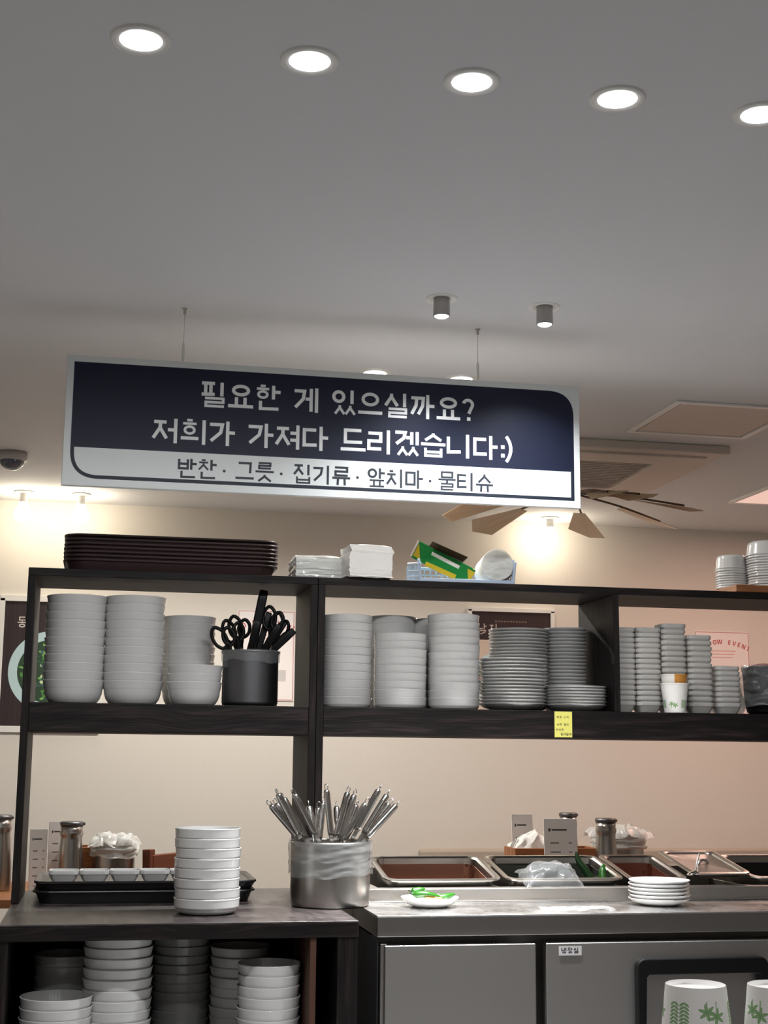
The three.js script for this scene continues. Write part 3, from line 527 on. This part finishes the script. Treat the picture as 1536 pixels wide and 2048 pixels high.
{
  const x = .625, z = -3.855, t = thing('utensil_bucket', 'round steel bucket wrapped in clear plastic holding steel handles', 'bucket', [x, CT, z]);
  part('body', lathe([[0, 0], [.1, 0], [.105, .004], [.107, .02], [.1085, .16], [.111, .166], [.111, .17], [.1075, .168], [.104, .02], [0, .012]], 64), M.steel, t);
  part('plastic_wrap', wrinkleSkirt(.1145, .1135, .082, .1725, .0045, 50), M.film, t);
  const U = [[.457, 1.116, .535, 1.029, 0], [.470, 1.147, .535, 1.032, .05], [.490, 1.135, .555, 1.026, .03], [.518, 1.146, .582, 1.031, .04], [.572, 1.112, .581, 1.057, -.06], [.597, 1.108, .591, 1.035, -.05], [.608, 1.122, .598, 1.031, -.03], [.604, 1.158, .620, 1.031, .05], [.652, 1.109, .651, 1.07, -.07], [.667, 1.151, .638, 1.039, .02], [.689, 1.144, .654, 1.033, 0], [.704, 1.115, .671, 1.039, -.05], [.715, 1.122, .66, 1.028, .03], [.748, 1.159, .677, 1.024, .04], [.782, 1.144, .705, 1.024, 0], [.793, 1.12, .712, 1.018, -.03], [.806, 1.117, .716, 1.022, .01], [.478, 1.119, .535, 1.031, -.04]];
  const hang = new THREE.TorusGeometry(.0065, .0014, 6, 16).scale(.8, 1.25, 1);
  U.forEach(([tx, ty, bxx, by, dz]) => {
    const top = V(tx, ty, z + dz + rr(-.01, .01)), bot = V(bxx, by, z + dz * .8), dir = top.clone().sub(bot), L = Math.min(.125, dir.length() + .01); dir.normalize();
    const u = thing('serving_utensil', 'steel tube handle with a hanging loop standing in the plastic-wrapped bucket', 'utensil', [0, 0, 0], 0, 'steel handles in the wrapped bucket');
    u.position.copy(top); u.quaternion.setFromUnitVectors(V(0, 1, 0), dir);
    part('handle', lathe([[0, 0], [.006, -.001], [.0085, -.006], [.009, -.02], [.0088, -L + .012], [.0065, -L], [0, -L]], 16), M.chrome, u);
    part('neck', bx(.011, .15, .003, .001), M.chrome, u, [0, -L - .068, 0]);
    part('hanging_loop', hang, M.chrome, u, [0, .006, 0], [0, rr(0, 3), 0]);
  });
}

// ------------------------------------------------------------ scissors pot on the shelf
{
  const x = .418, z = -4.09, t = thing('scissors_pot', 'dark steel pot with film around its rim holding scissors', 'pot', [x, MID, z]);
  part('body', lathe([[0, 0], [.07, 0], [.079, .004], [.081, .012], [.081, .15], [.0845, .156], [.0845, .16], [.08, .158], [.077, .02], [0, .014]], 56), M.darkSteel, t);
  part('plastic_film', wrinkleSkirt(.0845, .0865, .128, .1615, .0015, 60), M.film, t);
  const loop = (a, b) => tube([V(0, -b, 0), V(a, -b * .5, 0), V(a, b * .5, 0), V(0, b, 0), V(-a, b * .5, 0), V(-a, -b * .5, 0)], .0052, 36, 8, true);
  const lg = loop(.016, .034), ls = loop(.014, .026), bl = bx(.014, .15, .004, .001), br = cyl(.005, .007, .035, 10);
  [[.335, 1.585, .02, .42], [.365, 1.605, -.01, .25], [.388, 1.62, -.05, .1], [.505, 1.625, -.03, -.35], [.478, 1.64, .03, -.12]].forEach(([sx, sy, dz, tilt], i) => {
    const s = thing('scissors', 'black-handled scissors standing in the dark steel pot', 'scissors', [sx, sy, z + dz], 0, 'scissors in the dark pot'); s.rotation.set(0, rr(-.5, .5), tilt);
    const h1 = part('handle_loop', lg, M.black, s, [-.012, 0, 0], [0, 0, .12]), h2 = part('handle_loop', ls, M.black, s, [.014, -.006, .006], [0, 0, -.16]);
    part('shank', br, M.black, h1, [.004, -.062, 0]); part('shank', br, M.black, h2, [-.004, -.056, 0]);
    part('blades', bl, M.steel, s, [0, -.13, 0]);
  });
  [[.449, 1.722, .03, .418, 1.545, .0125], [.432, 1.63, .045, .412, 1.545, .0095], [.468, 1.66, .01, .437, 1.54, .009], [.512, 1.632, .02, .455, 1.54, .01], [.54, 1.608, .03, .465, 1.535, .0105], [.492, 1.62, .045, .45, 1.54, .01], [.525, 1.6, -.02, .47, 1.54, .011]].forEach(([tx, ty, dz, bx0, by0, r], i) => {
    const top = V(tx, ty, z + dz), bot = V(bx0, by0, z + dz * .6), dir = top.clone().sub(bot), L = dir.length() + .06; dir.normalize();
    const u = thing('black_tongs', i ? 'black plastic tong handle standing in the dark steel pot' : 'long thick black tong handle rising highest from the dark pot', 'tongs', [0, 0, 0], 0, i ? 'black tongs in the dark pot' : undefined); u.position.copy(top); u.quaternion.setFromUnitVectors(V(0, 1, 0), dir);
    part('handle', squareLoft([[r * .7, r * .5, -L], [r, r * .7, -L * .7], [r * 1.05, r * .75, -.03], [r, r * .7, -.004], [r * .8, r * .5, 0]], .6, 5), M.black, u);
    part('shaft', bx(r * .8, .05, .003, .001), M.steel, u, [0, -L - .02, 0]);
  });
}
// cups and wrapped pot at the far end of the shelf
const leafCanvas = (seedN, rows) => canvasTex(1024, 512, (x, w, h) => {
  x.fillStyle = '#f3f0eb'; x.fillRect(0, 0, w, h);
  const leaf = (cx, cy, l, a) => { x.save(); x.translate(cx, cy); x.rotate(a); x.beginPath(); x.moveTo(0, 0); x.quadraticCurveTo(l * .32, -l * .5, 0, -l); x.quadraticCurveTo(-l * .32, -l * .5, 0, 0); x.fillStyle = '#8fae7c'; x.fill(); x.lineWidth = 3; x.strokeStyle = '#6f9a60'; x.stroke(); x.restore(); };
  for (let k = 0; k < 6; k++) {
    const cx = (k + .5) * w / 6, cy = rows * h;
    if (k % 2) for (const q of [-26, 26]) { for (let j = 0; j < 6; j++) leaf(cx + q, cy + (q > 0 ? 14 : -10), 46, j * Math.PI / 3 + q); x.fillStyle = '#8fae7c'; x.fillRect(cx + q - 3, cy + 20, 6, 50); }
    else for (const q of [-30, 26]) for (let j = 0; j < 7; j++) { leaf(cx + q, cy - 60 + j * 20, 32, .9); leaf(cx + q, cy - 60 + j * 20, 32, -.9); }
  }
});
const cupGeo = (rb, rt, h) => lathe([[0, .004], [rb - .003, .004], [rb - .001, 0], [rb, .0005], [rt, h - .004], [rt + .002, h - .003], [rt + .0025, h - .0005], [rt, h], [rt - .001, h - .003], [rb - .001, .006], [0, .006]], 56);
const cupUV = (rb, rt, h) => { const g = cupGeo(rb, rt, h), p = g.attributes.position, uv = g.attributes.uv; for (let i = 0; i < p.count; i++) uv.setY(i, p.getY(i) / h); return g; };
const cupMat = S({ map: leafCanvas(1, .72), roughness: .7 });
{
  const t = solo('paper_cup', cupUV(.031, .0415, .088), cupMat, 'white paper cup with green leaf print standing before the square dishes', 'paper cup', [1.696, MID, -4.012]);
  const oc = canvasTex(256, 128, (x, w, h) => { x.fillStyle = '#e6e2da'; x.fillRect(0, 0, w, h); x.fillStyle = '#c98a3c'; x.fillRect(w * .02, 0, w * .2, h * .9); });
  solo('paper_cup', cupUV(.0295, .04, .086), S({ map: oc, roughness: .7 }), 'paper cup with an orange mark nested in the leaf cup', 'paper cup', [1.696, MID + .029, -4.012], null, [0, -.5, 0]);
}
{
  const t = thing('wrapped_pot', 'dark round pot wrapped in loose clear plastic at the shelf end', 'pot', [2.045, MID, -4.1]);
  part('body', lathe([[0, 0], [.055, 0], [.066, .01], [.073, .04], [.076, .12], [.08, .145], [.08, .15], [.075, .148], [.07, .02], [0, .014]], 48), S({ color: 0x2f2f31, metalness: .8, roughness: .4 }), t);
  part('plastic_wrap', wrinkleSkirt(.092, .082, .03, .155, .016, 70, 96, 24), M.film, t);
  part('contents', new THREE.SphereGeometry(.065, 24, 10, 0, 6.2832, 0, Math.PI / 2).scale(1, .35, 1), M.redCap, t, [0, .14, 0]);
}
solo('plastic_bag', crumple(.1, .1, .13, 26, .03, 80), M.filmMilky, 'crumpled milky plastic bag between square dishes and the wrapped pot', 'plastic bag', [1.945, MID + .008, -4.2]);

// ------------------------------------------------------------ on top of the shelf
function napkinGeo(w, h, d, s) {
  const nx = 14, ny = 28, nz = 10, g = new THREE.BoxGeometry(w, h, d, nx, ny, nz), p = g.attributes.position;
  for (let i = 0; i < p.count; i++) {
    const x = p.getX(i) / w, y = p.getY(i) / h, z = p.getZ(i) / d, lay = Math.floor((y + .5) * 13);
    const j = (hash(lay, 3, s) - .5) * .005, edge = Math.abs(x) > .49 || Math.abs(z) > .49 ? 1 : 0;
    const bul = .008 * (1 - 4 * x * x) * (1 - 4 * z * z) * (y > .49 ? 1 : 0);
    p.setXYZ(i, p.getX(i) * (1 - .05 * Math.abs(y) * Math.abs(y) * 2) + edge * j + .004 * (vnoise(y * 9 + 9, z * 6 + 9, 97, 97, s) - .5), p.getY(i) + bul + .005 * (vnoise(x * 5 + 9, z * 5 + 9, 97, 97, s + 1) - .5), p.getZ(i) + edge * j + .004 * (vnoise(x * 6 + 9, y * 12 + 9, 97, 97, s + 2) - .5));
  }
  return toCreasedNormals(g.toNonIndexed(), .7);
}
{
  const t = thing('napkin_pack', 'long low pack of white paper napkins in plastic beside the trays', 'napkins', [.622, TOP, -4.13]);
  part('napkins', napkinGeo(.165, .066, .15, 31), M.napkin, t, [0, .036, 0]);
  const w = napkinGeo(.172, .07, .155, 33); part('plastic_sleeve', w, M.film, t, [.004, .0375, 0]);
}
{
  const t = thing('napkin_pack', 'taller block of stacked white paper napkins overhanging the shelf edge', 'napkins', [.745, TOP, -4.03]);
  part('napkins', napkinGeo(.128, .092, .14, 35), M.napkin, t, [0, .05, .0], [0, .06, -.02]);
}
{
  const t = thing('basket', 'shallow light blue lattice basket on top of the shelf', 'basket', [1.05, TOP, -4.1]);
  part('base', bx(.29, .008, .17, .003), M.blueBasket, t, [0, .004, 0]);
  part('front_lip', bx(.29, .012, .008, .003), M.blueBasket, t, [0, .008, .085]);
  const wall = (len, h) => { const g = []; const n = Math.round(len / .018); for (let i = 0; i <= n; i++) g.push(bxAt(.005, h, .003, -len / 2 + i * len / n, h / 2, 0, .001)); for (let k = 0; k < 4; k++) g.push(bxAt(len, .004, .003, 0, .006 + k * (h - .01) / 3, 0, .001)); g.push(bxAt(len, .007, .008, 0, h, 0, .002)); return merge(g); };
  part('end_wall', wall(.17, .062), M.blueBasket, t, [-.145, .004, 0], [0, Math.PI / 2, .12]);
  part('end_wall', wall(.17, .062), M.blueBasket, t, [.145, .004, 0], [0, Math.PI / 2, -.12]);
  part('back_wall', wall(.29, .062), M.blueBasket, t, [0, .004, -.085], [-.12, 0, 0]);
  part('corner_post', bx(.009, .07, .009, .003), M.blueBasket, t, [-.145, .036, .083], [0, 0, .1]);
  part('corner_post', bx(.009, .07, .009, .003), M.blueBasket, t, [.145, .036, .083], [0, 0, -.1]);
}
{
  const L = .19, w = .052, h = .052, t = thing('wrap_box', 'open green and yellow cardboard wrap box tilted in the blue basket', 'box', [.988, TOP + .068, -4.07]); t.rotation.set(.25, -.12, -.42);
  part('bottom_face', bx(L, .002, w, .0005), M.greenCard, t, [0, -h / 2, 0]);
  part('front_face', bx(L, h * .62, .002, .0005), M.greenCard, t, [0, -h * .19, w / 2]);
  for (const s of [-1, 1]) part('front_corner', bx(.048, h * .4, .0022, .0005), M.greenCard, t, [s * (L / 2 - .024), h * .31, w / 2]);
  part('back_face', bx(L, h, .002, .0005), M.greenCard, t, [0, 0, -w / 2]);
  part('end_face', bx(.002, h, w, .0005), M.brownCard, t, [-L / 2, 0, 0]); part('end_face', bx(.002, h, w, .0005), M.yellowCard, t, [L / 2, 0, 0]);
  const tri = new THREE.Shape([new THREE.Vector2(-.012, -.02), new THREE.Vector2(.012, -.02), new THREE.Vector2(-.012, .02)]);
  const tg = new THREE.ExtrudeGeometry(tri, { depth: .0006, bevelEnabled: false });
  part('yellow_corner', tg, M.yellowCard, t, [-L / 2 + .013, 0, w / 2 + .0012]); part('yellow_corner', tg.clone().rotateZ(Math.PI), M.yellowCard, t, [L / 2 - .013, 0, w / 2 + .002]);
  part('yellow_band', bx(.1, .014, .001, .0003), M.yellowCard, t, [.0, -h * .42, w / 2 + .0012], [0, 0, .05]);
  part('lid_flap', bx(L * .62, .002, w * 1.02, .0005), M.brownCard, t, [0, h / 2 + .008, -w / 4], [-.5, 0, .06]);
  part('film_roll', cyl(.016, .016, L * .9, 20).rotateZ(Math.PI / 2).translate(L * .45, 0, 0), M.paper, t, [0, .0, 0]);
}
{
  const t = thing('plastic_roll', 'white plastic-wrapped roll seen end-on in the blue basket', 'roll', [1.152, TOP + .058, -4.09]); t.rotation.set(Math.PI / 2 - .05, 0, .1);
  part('roll', lathe([[0, -.07], [.046, -.07], [.048, -.066], [.048, .062], [.046, .067], [.02, .069], [.0, .066]], 40), M.napkin, t);
  part('film_end', (() => { const g = new THREE.CircleGeometry(.047, 48, 0).rotateX(-Math.PI / 2); const q = new THREE.RingGeometry(.001, .048, 40, 10).rotateX(-Math.PI / 2), p = q.attributes.position; for (let i = 0; i < p.count; i++) p.setY(i, .004 * vnoise(p.getX(i) * 60 + 30, p.getZ(i) * 160 + 30, 97, 97, 90)); q.computeVertexNormals(); return q; })(), M.filmMilky, t, [0, .0685, 0]);
}

// ------------------------------------------------------------ posters on the far wall
function poster(x, y, w, h, label, draw, frame) {
  const t = thing('wall_poster', label, 'poster', [x, y, BACK]);
  part('sheet', bx(w, h, .006, .001), M.paper, t, [0, 0, .003]);
  part('print', new THREE.PlaneGeometry(w - .004, h - .004), S({ map: canvasTex(Math.round(w * 1000), Math.round(h * 1000), draw), roughness: .55 }), t, [0, 0, .0067]);
  if (frame) part('frame', merge([bxAt(w + .02, frame, .016, 0, h / 2, .008), bxAt(w + .02, frame, .016, 0, -h / 2, .008), bxAt(frame, h, .016, w / 2, 0, .008), bxAt(frame, h, .016, -w / 2, 0, .008)]), M.white, t);
}
const bowlPicture = (x, cx, cy, r, cols) => { x.fillStyle = '#b9d3d6'; x.beginPath(); x.arc(cx, cy, r, 0, 7); x.fill(); x.fillStyle = '#24402a'; x.beginPath(); x.arc(cx, cy, r * .78, 0, 7); x.fill(); for (let i = 0; i < 90; i++) { const a = rr(0, 6.28), q = r * .72 * Math.sqrt(rnd()); x.fillStyle = cols[i % cols.length]; x.beginPath(); x.ellipse(cx + q * Math.cos(a), cy + q * Math.sin(a), rr(5, 16), rr(3, 8), rr(0, 3), 0, 7); x.fill(); } };
poster(-.255, 1.665, .47, .62, 'white framed dark brown menu poster with a green soup bowl', (x, w, h) => {
  x.fillStyle = '#2b1d1f'; x.fillRect(0, 0, w, h); for (let i = 0; i < 40; i++) { x.fillStyle = i % 2 ? '#30221f' : '#271a1d'; x.fillRect(rr(0, w), 0, rr(3, 14), h); }
  bowlPicture(x, w * .5, h * .56, w * .41, ['#4f8f3a', '#7db35c', '#2f5a33', '#c9d6a6', '#3f5f6a']);
  x.fillStyle = x.strokeStyle = '#cfc9c4'; korean(x, '동', w * .16, h * .14, 42, 52, 52, 10, 6);
}, .03);
const eventPoster = (x, w, h) => {
  x.fillStyle = '#ece4e2'; x.fillRect(0, 0, w, h); x.strokeStyle = '#b06a66'; x.lineWidth = 3; x.strokeRect(4, 4, w - 8, h - 8);
  x.fillStyle = '#b2403f'; x.font = 'bold 33px sans-serif'; x.textAlign = 'center';
  const s = 'FOLLOW EVENT', R = w * 1.05; [...s].forEach((c, i) => { const a = (i - (s.length - 1) / 2) * .083; x.save(); x.translate(w / 2 + R * Math.sin(a), h * .15 + R * (1 - Math.cos(a))); x.rotate(a); x.fillText(c, 0, 0); x.restore(); });
  x.fillStyle = '#d9a8a4'; for (let i = 0; i < 3; i++) x.fillRect(w * .3, h * .23 + i * 17, w * (.45 - .03 * i), 5);
  x.strokeStyle = '#9a9794'; x.strokeRect(w * .34, h * .42, w * .32, h * .36); x.fillStyle = '#c7c2be'; x.fillRect(w * .7, h * .66, 46, 56);
};
poster(.778, 1.73, .285, .445, 'white event poster with red lettering behind the scissors pot', eventPoster);
poster(3.187, 1.695, .31, .435, 'white event poster with red lettering behind the square dishes', eventPoster);
poster(2.035, 1.72, .44, .54, 'white framed brown poster behind the plate stacks', (x, w, h) => {
  x.fillStyle = '#cdb9aa'; x.fillRect(0, 0, w, h); x.fillStyle = '#2e1c1e'; x.fillRect(8, 8, w - 16, h * .27);
  x.fillStyle = x.strokeStyle = '#b9a9a2'; korean(x, '낙지', w * .1, h * .13, 44, 56, 58, 10, 6); x.fillStyle = '#7a6660'; for (let i = 0; i < 11; i++) x.fillRect(w * .3 + i * 16, h * .1, 11, 7);
  bowlPicture(x, w * .3, h * .66, w * .3, ['#a9563c', '#c98a5c', '#8a4630', '#d6b48c']);
}, .022);

// ------------------------------------------------------------ far dining tables and what stands on them
function table(x, z, w, d, label, y = .755) {
  const t = thing('dining_table', label, 'table', [x, 0, z]);
  part('table_top', bx(w, .03, d, .004), M.tan, t, [0, y - .015, 0]);
  for (const sx of [-1, 1]) for (const sz of [-1, 1]) part('leg', bx(.05, y - .03, .05, .004), M.black, t, [sx * (w / 2 - .06), (y - .03) / 2, sz * (d / 2 - .06)]);
  return y;
}
const TY = table(-.34, -5.42, 1.0, .7, 'wooden dining table behind the narrow shelf unit');
table(1.83, -5.42, 1.1, .7, 'wooden dining table behind the food pans');
function jug(x, z, h, r, label) {
  const t = thing('water_jug', label, 'jug', [x, TY, z]);
  part('body', lathe([[0, 0], [r * 1.15, 0], [r * 1.2, .006], [r * 1.16, h * .3], [r * 1.0, h * .62], [r * .93, h * .74], [r * .93, h * .78], [r * 1.02, h * .81], [r * 1.02, h * .845], [r * .95, h * .87], [r * .98, h * .95], [0, h * .95]], 40), M.steel, t);
  part('lid', lathe([[r * .98, h * .945], [r * 1.05, h * .955], [r * 1.05, h * .985], [r * .9, h], [r * .3, h], [0, h * .99]], 40), M.darkSteel, t);
  part('spout', bx(r * .5, .012, r * .5, .004), M.darkSteel, t, [r * .9, h * .965, 0]);
}
jug(-.345, -5.4, .268, .04, 'steel water jug beside the cabinet end post');
jug(-.09, -5.36, .247, .0415, 'steel water jug behind the black trays');
jug(1.89, -5.6, .272, .036, 'steel water jug partly hidden by the menu card');
jug(1.905, -5.2, .268, .039, 'steel water jug standing in front of the wrapped pot');
function card(x, z, w, h, turn, label) {
  const t = thing('menu_card', label, 'menu card', [x, TY, z], turn);
  const ct = canvasTex(256, 400, (c, W, Hc) => { c.fillStyle = '#d9d5d2'; c.fillRect(0, 0, W, Hc); c.fillStyle = '#3a3838'; c.beginPath(); c.arc(40, 60, 10, 0, 7); c.fill(); c.fillRect(58, 55, 120, 9); c.fillStyle = '#77726e'; for (let i = 0; i < 4; i++) { c.fillRect(44, 130 + i * 52, 70 + 12 * (i % 2), 8); c.fillRect(190, 130 + i * 52, 26, 7); } c.fillRect(60, 350, 130, 5); });
  part('panel', bx(w, h, .004, .001), M.white, t, [0, h / 2, 0], [-.08, 0, 0]);
  part('print', new THREE.PlaneGeometry(w * .97, h * .98), S({ map: ct, roughness: .5 }), t, [0, h / 2, .003], [-.08, 0, 0]);
}
card(-.2, -5.25, .062, .225, .2, 'grey printed menu card beside the end post');
card(-.135, -5.5, .08, .24, .1, 'pale menu card behind the steel water jug');
card(1.725, -5.2, .128, .265, -.1, 'white printed menu card standing before a wooden box');
card(1.66, -5.48, .09, .27, .1, 'plain menu card behind the printed menu card');
function caddy(x, z, w, label, tissues) {
  const t = thing('wooden_caddy', label, 'box', [x, TY, z]);
  part('box', merge([bxAt(w, .15, .012, 0, .075, .07), bxAt(w, .15, .012, 0, .075, -.07), bxAt(.012, .15, .13, w / 2 - .006, .075, 0), bxAt(.012, .15, .13, -w / 2 + .006, .075, 0), bxAt(w, .01, .13, 0, .005, 0)]), M.tan, t);
  part('partition', bx(.01, .14, .13), M.tan, t, [.02, .075, 0]);
  if (tissues) part('tissue', crumple(w * .5, .12, .06, 18, .025, 110 + Math.round(w * 100)), M.paper, t, [-w * .22, .14, 0]);
}
caddy(-.02, -5.5, .2, 'wooden utensil caddy beside the jug behind black trays', false);
caddy(1.74, -5.36, .34, 'long wooden box with white tissues behind the pepper pan', true);
caddy(-.42, -5.3, .14, 'wooden box at the table end beside the jug', true);
function wrapPot(x, z, r, h, label, s) {
  const t = thing('side_dish_pot', label, 'pot', [x, TY, z]);
  part('body', lathe([[0, 0], [r * .9, 0], [r, .01], [r, h - .01], [r * 1.04, h], [r * .97, h - .002], [r * .94, .02], [0, .014]], 40), M.steel, t);
  part('plastic_cover', merge([crumple(r * 2.3, r * 2.3, .04, 22, .03, s).translate(0, h - .008, 0), wrinkleSkirt(r * 1.12, r * 1.06, h * .72, h, .014, s + 3, 72, 12)]), M.filmMilky, t);
}
wrapPot(.065, -5.4, .078, .165, 'steel pot under crumpled plastic behind the black trays', 120);
wrapPot(2.06, -5.48, .1, .19, 'steel pot under crumpled plastic behind the narrow food pan', 130);
function chair(x, z, turn, label) {
  const t = thing('dining_chair', label, 'chair', [x, 0, z], turn);
  part('seat', bx(.42, .03, .42, .01), M.chairWood, t, [0, .45, 0]);
  for (const sx of [-1, 1]) { part('leg', bx(.035, .44, .035, .004), M.chairWood, t, [sx * .18, .22, .18]); part('leg', bx(.035, .9, .035, .004), M.chairWood, t, [sx * .18, .45, -.19], [-.05, 0, 0]); }
  for (const y of [.62, .73, .85]) part('back_rail', bx(.36, .06, .02, .006), M.chairWood, t, [0, y, -.2], [-.05, 0, 0]);
}
chair(.47, -5.4, .9, 'brown wooden chair beside the table behind the bowl stack');
chair(1.12, -5.45, 1.75, 'brown wooden chair behind the sauce-stained pan');
{
  const t = thing('wall_bench', 'low beige bench back along the far wall behind the food pans', 'bench', [3.3, 0, BACK]);
  part('back_rest', bx(3.5, .36, .07, .015), M.bench, t, [0, .62, .04]);
  part('seat', bx(3.5, .1, .45, .02), M.bench, t, [0, .41, .25]); part('base', bx(3.5, .36, .4), M.wood, t, [0, .18, .22]);
}

// ------------------------------------------------------------ paper cups close by
{
  const t = thing('side_ledge', 'dark ledge under the upturned paper cups', 'ledge', [.62, 0, -1.15]);
  part('ledge_top', bx(.6, .03, .3, .004), M.wood, t, [0, .952, 0]); part('support', bx(.54, .937, .24), M.wood, t, [0, .4685, 0]);
}
const inv = cupUV(.0256, .0335, .076).rotateX(Math.PI).translate(0, .076, 0);
{
  const m = S({ map: (() => { const c = leafCanvas(2, .72); c.wrapS = THREE.RepeatWrapping; return c; })(), roughness: .7 });
  [[.509, -1.175, 'beside the fridge handle'], [.573, -1.15, 'nearer the ledge end']].forEach(([x, z, w], k) => { for (let i = 0; i < 3; i++) { const o = solo('leaf_cup', inv, m, `upturned paper cup with green leaf print, ${i === 2 ? 'topmost' : ORD[2 - i]} of the stack ${w}`, 'paper cup', [x, .967 + i * .0085 + k * .002, z], 'upturned paper cups in two stacks'); o.rotation.y = .6 + k * .8 + (2 - i); } });
}
scene.traverse((o) => { if (o.isMesh) { o.castShadow = true; o.receiveShadow = true; } });
renderer.render(scene, camera);
